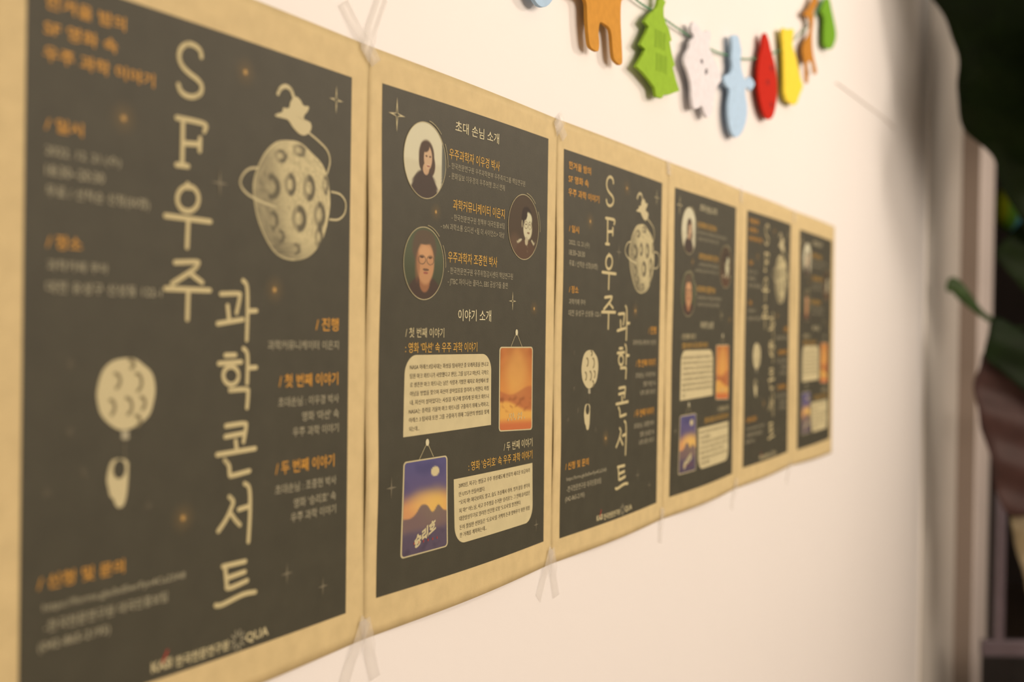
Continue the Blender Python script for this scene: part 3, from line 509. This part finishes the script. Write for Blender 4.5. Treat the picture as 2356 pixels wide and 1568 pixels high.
def poster_a(i):
    s = Poster(i, 'A'); sheet_and_panel(s)
    for L in DATA['A_ORANGE']: s.text('orange_heading', L, M_or2, .010)
    for L in DATA['A_SMALL']: s.text('small_lettering', L, M_dim, .004)
    for L in DATA['STROKES']: s.strokes('title_letter', L, .0043, M_title)
    s.text('footer_name', DATA['A_LOGO'][:1], M_cream2, .02); s.text('footer_name', DATA['A_LOGO'][1:], M_cream2, .02); s.text('footer_name', DATA['A_LOGO2'], M_cream2, .03)
    e = DATA['A_EMB']; s.strokes('footer_emblem', [[(e[0]+.024*q*math.cos(2*PI*k/10), e[1]+.017*q*math.sin(2*PI*k/10)) for q in (.45, 1)] for k in range(10)], .0012, M_dim)
    e = DATA['A_RED']; s.strokes('footer_mark', [[(e[0]-.008, e[1]-.008), (e[0]+.006, e[1]+.008)]], .002, M_red)
    # moon
    out = chaikin(DATA['MOON_OUT'], 2); cx = sum(p[0] for p in out)/len(out); cy = sum(p[1] for p in out)/len(out)
    V = [s.w(cx, cy, .0005)]; Cc = [(cx, cy, 0)]; n = len(out); R_ = 46
    for q in range(1, R_+1): 
        for a, b in out: V.append(s.w(cx+(a-cx)*q/R_, cy+(b-cy)*q/R_, .0005)); Cc.append((cx+(a-cx)*q/R_, cy+(b-cy)*q/R_, q/R_))
    F = [(0, 1+k, 1+(k+1) % n) for k in range(n)]
    for q in range(R_-1): F += [(1+q*n+k, 1+(q+1)*n+k, 1+(q+1)*n+(k+1) % n, 1+q*n+(k+1) % n) for k in range(n)]
    o = s.add('moon_print', V, F, M_img); x0 = min(p[0] for p in out); x1 = max(p[0] for p in out); y0 = min(p[1] for p in out); y1 = max(p[1] for p in out); cols = []
    for a, b, q in Cc:
        X = (a-x0)/(x1-x0)*2-1; Y = (b-y0)/(y1-y0)*2-1; d = 0
        for (u_, v_, ra, rb) in DATA['CRATERS']:
            ra, rb = ra*1.15, rb*.85; e_ = math.hypot((a-u_)/ra, (b-v_)/rb)
            d = max(d, (1-sm(.16, .42, abs(e_-.78)))*(.95 if (a-u_) > -.2*ra else .5) if e_ < 1.3 else 0)
            if e_ < .45: d = max(d, .35*sm(0, .01, a-u_+.004))
        shade = sm(.15, -.75, X+.25*Y)*.55+sm(-.45, -1, Y)*.35
        hatch = .5+.5*nz(X*3+Y*1.5, Y*22, 1.6); hatch2 = .5+.9*nz(X*14, Y*9, 1.3, 5)
        d = max(d, shade*(.45+hatch)*1.0); d = max(d, .42*max(0, hatch2-.2)*(1-.4*q)); d = max(d, .55*max(0, nz(X*26+Y*10, Y*40, 1, 9))); 
        if q > .965 and X+.25*Y < -.2: d *= .35
        cols.append((*mixc((208, 184, 130), (88, 78, 56), max(0, min(.92, d))), 1))
    colour(o, cols)
    [s.strokes('orbit_line', [q], .0021, M_cream2) for q in DATA['LOOPS'][:3]]; s.strokes('orbit_line', [DATA['LOOPS'][3]], .0042, M_cream2)
    s.poly('space_traveller', DATA['FLYER'], M_cream2, .0007, smo=1)
    # balloon moon and astronaut
    b_ = s.poly('balloon_print', DATA['BALLOON'], M_cream2, .0005); 
    for (u_, v_, ra, rb) in DATA['BCR']:
        s.strokes('crater_mark', [s.arc((u_, v_), ra*.8, rb*.75, -1.3, 1.6, 8)], .0028, M_crater, .0007, parent=b_)
    s.poly('balloon_print', DATA['KNOT'], M_dim, .0005, smo=1); s.strokes('balloon_string', [DATA['BSTR']], .0007, M_faint)
    an = s.poly('astronaut_print', DATA['ASTRO'], M_cream2, .0005, smo=1); v_ = DATA['VISOR']
    s.poly('visor', [(v_[0]+.016*math.cos(k*PI/6), v_[1]+.014*math.sin(k*PI/6)) for k in range(12)], M_ink, .0008, parent=an, smo=0)
    for c in DATA['A_DOTS']: s.disc('glowing_star', c, .045, .045*.69, glow(), .0005, 10, 16)
    for c in DATA['A_FLECK']: s.disc('faint_star', c, .016, .011, lambda x, y: (120, 106, 82, .4*(1-sm(.2, 1, math.hypot(x, y)))), .0005, 4, 10)
    for (x, y, R_, b) in DATA['A_STARS']: add_star(s, 'star_mark', (x, y), R_, b)
    return s
M_crater = mat('crater_print', alb(136, 118, 82), .6, spec=.25)
def poster_b(i):
    s = Poster(i, 'B'); sheet_and_panel(s)
    for L in DATA['B_TITLE']: s.text('cream_heading', L, M_cream, .002)
    for L in DATA['B_CREAM']: s.text('cream_heading', L, M_cream2, .004)
    for L in DATA['B_ORANGE']: s.text('orange_heading', L, M_or, -.002)
    for L in DATA['B_SMALL']: s.text('small_lettering', L, M_dim, -.004)
    for key, par, rad in (('B_BOX1', 'B_PAR1', (.021, .021, 0, 0)), ('B_BOX2', 'B_PAR2', (0, 0, .021, .021))):
        TL, TR, BR, BL = DATA[key]; b = s.quad('text_box', (TL, TR, BR, BL), M_box, .0004, rad, 16, 40); s.text('paragraph', DATA[par], M_txt, -.002, .0007, parent=b)
    for j, (key, pf_) in enumerate((('B_PIC1', pic_desert), ('B_PIC2', pic_space))):
        TL, TR, BR, BL = DATA[key]; fr = s.quad('picture_frame', (TL, TR, BR, BL), M_cream2, .0004, (.005,)*4, 8, 30)
        cx = sum(p[0] for p in (TL, TR, BR, BL))/4; cy = sum(p[1] for p in (TL, TR, BR, BL))/4
        sh = lambda p: (p[0]+(cx-p[0])*.055, p[1]+(cy-p[1])*.028)
        s.quad('picture_print', tuple(sh(p) for p in (TL, TR, BR, BL)), M_img, .0006, (.0038,)*4, 36, 70, parent=fr, paint=pf_)
        nail = DATA['B_NAILS'][j]; s.strokes('hanging_line', [(nail[0], nail[1]), (nail[0], nail[2])], .0007, M_cream2); s.disc('nail_head', nail[0], .009, .0075, lambda x, y: (214, 194, 148), .0008, 2, 10)
        s.text('picture_title', [DATA['B_PT'][j]], M_cream2, (-.006, .05)[j], .0009, parent=fr, dv=(0, .03)[j])
        s.text('picture_title', [('I I I I I I', cx-.06, cx+.06, BL[1]+.022, .005)], M_red if j else M_cream2, 0, .0009, parent=fr)
    for c, pf_ in zip(DATA['B_CIRC'], (portrait_woman, portrait_officer, portrait_man)):
        asp = .376/.526; rx, ry = c[2], c[3]; d = s.disc('portrait_print', (c[0], c[1]), rx, ry, pf_, .0005, 40, 72)
        s.strokes('portrait_ring', [s.arc((c[0], c[1]), rx, ry, 0, 2*PI, 40)], .0008, M_cream2, .0008, parent=d)
        s.strokes('portrait_ring', [s.arc((c[0]+.004, c[1]), rx*1.07, ry*1.07, 1.45, .85, 10), s.arc((c[0]+.004, c[1]), rx*1.07, ry*1.07, .55, -.05, 10)], .0009, M_cream2, .0008, parent=d)
    for (x, y, R_, b) in DATA['B_STARS']: add_star(s, 'star_mark', (x, y), R_, b)
    for c in DATA['B_DOTS']: s.disc('glowing_star', c, .035, .024, glow(), .0005, 10, 16)
    return s
LAB_A = ['largest dark-panelled kraft poster with moon drawing, first in the row and cut off at left',
 'sharp-lettered kraft poster with moon drawing, hanging between two portrait posters, third in the row',
 'narrow blurred kraft poster with moon drawing, fifth in the row, nearest the garland end']
LAB_B = ['kraft poster with three round portraits in sharp focus, second in the row',
 'slightly blurred kraft poster with round portraits, fourth in the row',
 'farthest and smallest kraft poster with round portraits, last in the row at the right']
for n_, i in enumerate((0, 2, 4)): tag(poster_a(i).root, LAB_A[n_], 'poster', 'posters in a row on the wall')
for n_, i in enumerate((1, 3, 5)): tag(poster_b(i).root, LAB_B[n_], 'poster', 'posters in a row on the wall')
# ------------------------------------------------------------------ clear tape
def tape_mat():
    m = bpy.data.materials.new('clear_tape'); m.use_nodes = True; b = m.node_tree.nodes['Principled BSDF']
    b.inputs['Base Color'].default_value = (.88, .86, .82, 1); b.inputs['Alpha'].default_value = .16; b.inputs['Roughness'].default_value = .3; return m
M_tape = tape_mat()
TL_ = ['first clear tape strip, left arm of the V above the first poster seam', 'right arm of the V of clear tape above the first poster seam',
 'left leg of the clear tape pair below the first poster seam', 'right leg of the clear tape pair below the first poster seam',
 'clear tape strip leaning right over the top of the second poster seam', 'clear tape strip leaning left over the top of the second poster seam',
 'left leg of the clear tape pair below the second poster seam', 'right leg of the clear tape pair below the second poster seam',
 'short clear tape over the top of the third poster seam', 'clear tape hanging below the third poster seam',
 'tiny clear tape over the top of the fourth poster seam', 'clear tape hanging below the fourth poster seam',
 'tiny clear tape over the top of the last poster seam', 'clear tape hanging below the last poster seam']
def surf_y(X, Z):
    zt, zb = DATA['SEAMS'][2][0][1], DATA['SEAMS'][2][1][1]
    return -.0004-.0030*sm(zt+.02, zt+.002, Z)*sm(zb-.02, zb-.002, Z)
for k, (a, b) in enumerate(DATA['TAPES']):
    A, B = Vector((a[0], a[1])), Vector((b[0], b[1])); d = (B-A).normalized(); nn = Vector((-d.y, d.x))*.009; V = []; n = 16
    for j in range(n+1):
        p = A+(B-A)*j/n; z = .006 if j in (0, n) else 0
        for q in (-1, 0, 1):
            pp = p+nn*q+(d*(.002*q) if j in (0, n) else d*0); V.append((pp.x, surf_y(pp.x, pp.y)-.0006-.0003*(k % 2), pp.y))
    F = [(j*3+q, j*3+q+1, j*3+q+4, j*3+q+3) for j in range(n) for q in (0, 1)]
    c = V[len(V)//2]; o = obj('tape_strip', V, F, M_tape, None, True, c); sd = o.modifiers.new('thick', 'SOLIDIFY'); sd.thickness = .0001
    tag(o, TL_[k], 'tape', 'clear tape strips at the poster seams')
# ------------------------------------------------------------------ garland
def felt(name, col): return mat(name, col, .9, 90, .08, .6, spec=.15, bscale=500)
FELT = dict(blue=felt('pale_blue_felt', alb(186, 203, 213)), ginger=felt('ginger_felt', alb(216, 146, 58)), tree=felt('green_felt', alb(156, 184, 52)), flake=felt('white_felt', alb(240, 222, 211)),
 snowman=felt('light_blue_felt', alb(188, 205, 216)), red=felt('red_felt', alb(200, 36, 18)), yellow=felt('yellow_felt', alb(248, 208, 62)), deer=felt('brown_felt', alb(196, 124, 42)), green=felt('dark_green_felt', alb(116, 158, 36)))
ON = dict(blue=('snowman_ornament', 'pale blue snowman cutout, only its round foot in view, left of the orange figure'), ginger=('gingerbread_ornament', 'orange gingerbread figure with two legs, hanging high on the garland'),
 tree=('tree_ornament', 'large lime green felt fir tree with darker printed lines'), flake=('snowflake_ornament', 'white felt snowflake hard to see against the wall'), snowman=('snowman_ornament', 'light blue felt snowman with stubby arms, lowest on the garland'),
 red=('bauble_ornament', 'red felt bauble with darker dots between snowman and yellow cutout'), yellow=('bell_ornament', 'yellow felt cutout hanging between red bauble and brown deer'), deer=('deer_ornament', 'brown felt deer with long thin legs'),
 green=('holly_ornament', 'small dark green felt cutout at the right end of the garland'))
def cutout(name, outlines, y_front, thick, m, parent=None, bevel=.0006):
    c = bpy.data.curves.new('c', 'CURVE'); c.dimensions = '2D'; c.fill_mode = 'BOTH'; c.extrude = thick/2-bevel; c.bevel_depth = bevel; c.bevel_resolution = 1
    for P in outlines:
        sp = c.splines.new('POLY'); sp.points.add(len(P)-1)
        for q, p in zip(sp.points, P): q.co = (p[0], p[1], 0, 1)
        sp.use_cyclic_u = True
    o = bpy.data.objects.new('c', c); COL.objects.link(o); bpy.context.view_layer.update()
    me = bpy.data.meshes.new_from_object(o.evaluated_get(bpy.context.evaluated_depsgraph_get()))
    V = [(v.co.x, y_front+thick/2-v.co.z, v.co.y) for v in me.vertices]; F = [tuple(p.vertices)[::-1] for p in me.polygons]
    bpy.data.objects.remove(o); bpy.data.curves.remove(c); bpy.data.meshes.remove(me)
    xs = [v[0] for v in V]; zs = [v[2] for v in V]; loc = ((min(xs)+max(xs))/2, y_front+thick/2, max(zs))
    ob = obj(name, V, F, m, parent, False, loc if not parent else PARENTLOC[parent.name]); PARENTLOC[ob.name] = loc; return ob
PARENTLOC = {}; OO = DATA['ORN']; orn = {}
for k in ON:
    P = OO[k]; sharp = k in ('tree', 'yellow', 'flake')
    P = P if sharp and k == 'tree' else chaikin(P, 1 if sharp or k == 'deer' else 2)
    outs = [P]+([chaikin(OO['flakeh1'], 1), chaikin(OO['flakeh2'], 1)] if k == 'flake' else [])
    orn[k] = tag(cutout(ON[k][0], outs, -.0175, .003 if k == 'deer' else .0055, FELT[k]), ON[k][1], 'ornament', 'felt cutouts on the garland')
M_rd = mat('dark_red_print', alb(150, 22, 14), .9); M_gd = mat('dark_green_print', alb(124, 150, 36), .9)
for (x, z) in DATA['REDDOTS']: cutout('printed_dot', [[(x+.011*math.cos(a*PI/8), z+.006*math.sin(a*PI/8)) for a in range(16)]], -.0179, .0006, M_rd, orn['red'], .0001)
tm = DATA['TREEMARK']
for row in range(2):
    a, b = (tm[0], tm[1]) if row == 0 else (tm[2], tm[3])
    for q in range(7):
        t = q/6; x = a[0]*(1-t)+b[0]*t; z = a[1]*(1-t)+b[1]*t; wd = .0016 if q % 3 else .003
        cutout('printed_line', [[(x-wd/2, z), (x+wd/2, z), (x+wd/2, z-.028+.004*(q % 2)), (x-wd/2, z-.028)]], -.0178, .0005, M_gd, orn['tree'], .0001)
sp = catmull([(a, 0, b) for a, b in DATA['STRING']], 8)
M_str = mat('green_cord', alb(96, 150, 104), .6, 300, .2)
st = tag(empty('garland_string', (sp[0][0], -.008, sp[0][2])), 'thin twisted green cord sagging across the wall above the posters', 'string')
for ph in (0, PI):
    pts = []
    fine = catmull(sp, 3)
    for i, p in enumerate(fine): a = ph+i*.9; pts.append((p[0], -.008+.0012*math.sin(a), p[2]+.0014*math.cos(a)))
    tube(pts, .00085, 6, 'strand', M_str, st, st.location)
M_thr = mat('pale_thread', (.5, .44, .39), .7)
th = tube(catmull([(a, -.0015, b) for a, b in DATA['THREAD']], 5), .0014, 6, 'thread', M_thr, None, (DATA['THREAD'][0][0], 0, DATA['THREAD'][0][1])); tag(th, 'pale loose thread lying on the wall right of the garland', 'thread')
# ------------------------------------------------------------------ plant
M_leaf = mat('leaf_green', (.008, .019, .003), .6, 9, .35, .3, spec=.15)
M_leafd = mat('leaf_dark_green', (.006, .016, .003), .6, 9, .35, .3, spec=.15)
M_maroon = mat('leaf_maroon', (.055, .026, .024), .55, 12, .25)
M_olive = mat('leaf_dry', (.30, .25, .15), .6, 12, .25)
M_stem = mat('stem_green', (.05, .10, .03), .5, 20, .3)
M_pot = mat('dark_pot', (.03, .028, .027), .5, 20, .2)
fw_ = Vector(DATA['CAM']['fw']); PX, PY = 4.15, -.62
plant = tag(empty('potted_plant', (PX, PY, 0)), 'large dark-leaved plant standing at the far end of the wall', 'plant')
def leaf(name, P, m, bow, rib=True):
    P = chaikin(P, 2); bm = bmesh.new(); vs = [bm.verts.new(p) for p in P]; fc = bm.faces.new(vs); bm.normal_update(); n = fc.normal.copy()
    if n.dot(fw_) > 0: n = -n
    bmesh.ops.triangulate(bm, faces=bm.faces[:])
    for _ in range(3):
        es = [e for e in bm.edges if e.calc_length() > .035]
        if not es: break
        bmesh.ops.subdivide_edges(bm, edges=es, cuts=1); bmesh.ops.triangulate(bm, faces=[f_ for f_ in bm.faces if len(f_.verts) > 3])
    c = sum((v.co for v in bm.verts), Vector())/len(bm.verts)
    for v in bm.verts:
        d = v.co-c; lat = d.dot(Vector((0, 0, 1))); hor = d.dot(Vector(DATA['CAM']['r'])); 
        v.co += n*(bow*(.04-(lat*lat+hor*hor)*.6)+.010*math.sin(lat*38+hor*12)) 
    V = [v.co.copy() for v in bm.verts]; bm.verts.index_update(); F = [tuple(v.index for v in f_.verts) for f_ in bm.faces]; bm.free()
    o = obj(name, V, F, m, plant, True, plant.location); sd = o.modifiers.new('t', 'SOLIDIFY'); sd.thickness = .0015; return o
LV = DATA['LEAVES']
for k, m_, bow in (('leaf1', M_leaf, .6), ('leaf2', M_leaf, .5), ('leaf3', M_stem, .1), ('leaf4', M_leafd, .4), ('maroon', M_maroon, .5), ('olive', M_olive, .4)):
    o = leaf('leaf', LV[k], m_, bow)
    if k == 'maroon': o['label'] = 'drooping maroon leaf'
    if k == 'olive': o['label'] = 'dry pale leaf'
    P = LV[k]; e = max(P, key=lambda p: Vector(p).dot(Vector(DATA['CAM']['r']))); 
    top = Vector((PX, PY, max(1.3, min(2.75, e[2]-.1)))); mid = (Vector(e)+top)/2+Vector((0, 0, .05))
    tube([e, mid, top], [.006, .008, .01], 8, 'leaf_stalk', M_stem, plant, plant.location)
# unseen leaves out of the frame, added to shade the upper wall
def shading_leaf(base, tip, wid, m_, roll=0):
    A, B = Vector(base), Vector(tip); d = B-A; sd_ = d.cross(Vector((0, 0, 1))).normalized(); sd_ = (sd_*math.cos(roll)+Vector((0, 0, 1))*math.sin(roll)).normalized(); n = 10; P = []
    for q in range(n+1): t = q/n; P.append(A+d*t+sd_*wid*math.sin(PI*t)**.7+Vector((0, 0, -.15*t*t)))
    for q in range(n-1, 0, -1): t = q/n; P.append(A+d*t-sd_*wid*math.sin(PI*t)**.7+Vector((0, 0, -.15*t*t)))
    V = P+[A+d*(q/n)+Vector((0, 0, -.02-.15*(q/n)**2)) for q in range(n+1)]; k0 = len(P); F = []
    for q in range(n): F.append((q, q+1, k0+q+1, k0+q)); a = (2*n-q) % (2*n); b = 2*n-q-1; F.append((a, k0+q, k0+q+1, b))
    o = obj('leaf', V, F, m_, plant, True, plant.location); s_ = o.modifiers.new('t', 'SOLIDIFY'); s_.thickness = .0015; return o
for base, tip, wd in (((PX, PY, 2.65), (PX-.45, PY-.15, 3.40), .17), ((PX, PY, 2.55), (PX+.45, PY-.55, 3.15), .2), ((PX, PY, 2.65), (PX+.7, PY-.1, 3.30), .2), ((PX, PY, 2.05), (PX+.2, PY-.8, 2.45), .18),
 ((PX, PY, 2.65), (PX-.1, PY-.7, 3.35), .2), ((PX, PY, 2.35), (PX+.5, PY-.7, 2.75), .2), ((PX, PY, 2.65), (PX+.1, PY+.25, 3.40), .17)): shading_leaf(base, tip, wd, M_leaf)
for tip in ((2.92, -.60, 3.3), (3.0, -.72, 2.95), (3.1, -.55, 3.5), (3.35, -.62, 3.2), (3.6, -.5, 3.4)): shading_leaf((PX, PY, 2.65), tip, .22, M_leaf, 1.1)  # added blades turned upright to block light from the wall
tube([(PX, PY, .3), (PX+.02, PY, 1.2), (PX-.01, PY+.01, 2.0), (PX, PY, 2.75)], [.03, .025, .02, .012], 12, 'trunk', M_stem, plant, plant.location)
V, F, n = [], [], 28
prof = [(0, 0), (.13, 0), (.15, .02), (.19, .34), (.20, .36), (.20, .38), (.185, .38), (.175, .33), (0, .33)]
for j, (rr, z) in enumerate(prof):
    for k in range(n): V.append((PX+rr*math.cos(2*PI*k/n), PY+rr*math.sin(2*PI*k/n), z))
    if j: F += [((j-1)*n+k, (j-1)*n+(k+1) % n, j*n+(k+1) % n, j*n+k) for k in range(n)]
obj('pot', V, F, M_pot, plant, True, plant.location)
# ------------------------------------------------------------------ metal rack and hanging paper ball past the pillar
M_metal = mat('mauve_metal', (.17, .14, .17), .4, 20, .1, metallic=.2)
M_blackp = mat('black_panel', (.014, .012, .012), .5, 10, .2)
Rk = DATA['RACK']; a, b = Vector(Rk[0]), Vector(Rk[1]); dirn = (b-a); dirn.z = 0; dirn.normalize(); nrm = Vector((-dirn.y, dirn.x, 0))
if nrm.x < 0: nrm = -nrm
rack = tag(empty('metal_rack', (a.x, a.y, 0)), 'dark rack with mauve metal post and rail beyond the pillar', 'rack')
def obox(name, o0, lu, lw, z0, z1, m_, off=0, offn=0):
    c0 = Vector((o0.x, o0.y, 0))+dirn*off+nrm*offn; V = [c0+dirn*i_+nrm*j_+Vector((0, 0, z)) for i_ in (0, lu) for j_ in (0, lw) for z in (z0, z1)]
    o = obj(name, V, box(0, 1, 0, 1, 0, 1)[1], m_, rack, False, rack.location); return bev(o, .004)
zr = Rk[0][2]
obox('rail', a, .75, .035, zr-.035, zr+.03, M_metal)
obox('post', a, .038, .035, zr+.03, 1.65, M_metal, .052, .003)
obox('post', a, .038, .035, zr+.03, 1.65, M_metal, .66, .003)
obox('rail', a, .65, .035, 1.65, 1.685, M_metal, .05, .003)
obox('lower_panel', a, .74, .028, 0, zr-.036, M_blackp, .004, .004)
BP = Vector(DATA['BALLP']); 
ball = tag(empty('paper_ball', tuple(BP)), 'striped paper ball in yellow, teal and red hanging behind the leaves', 'ball')
BC = [alb(150, 150, 10), alb(90, 130, 30), alb(70, 130, 140), alb(140, 140, 170), alb(170, 90, 80), alb(120, 40, 30)]
rad, n, mm = .16, 24, 12
for st_ in range(6):
    V, F = [], []
    for j in range(5):
        d = -1+2*(st_+j/4)/6; rr = math.sqrt(max(0, 1-d*d))*rad
        for k in range(n): V.append(BP+Vector(DATA['CAM']['r'])*d*rad+Vector((0, 0, 1))*rr*math.sin(2*PI*k/n)+fw_*rr*math.cos(2*PI*k/n))
        if j: F += [((j-1)*n+k, (j-1)*n+(k+1) % n, j*n+(k+1) % n, j*n+k) for k in range(n)]
    o = obj('colour_band', V, F, mat('band', BC[st_], .6, 8, .1), ball, True, ball.location); o['label'] = ['yellow band', 'green band', 'teal band', 'lilac band', 'pink band', 'red band'][st_]
tube([BP+Vector((0, 0, rad)), (BP.x, BP.y, 3.6)], .003, 6, 'hanging_cord', M_blackp, ball, ball.location)
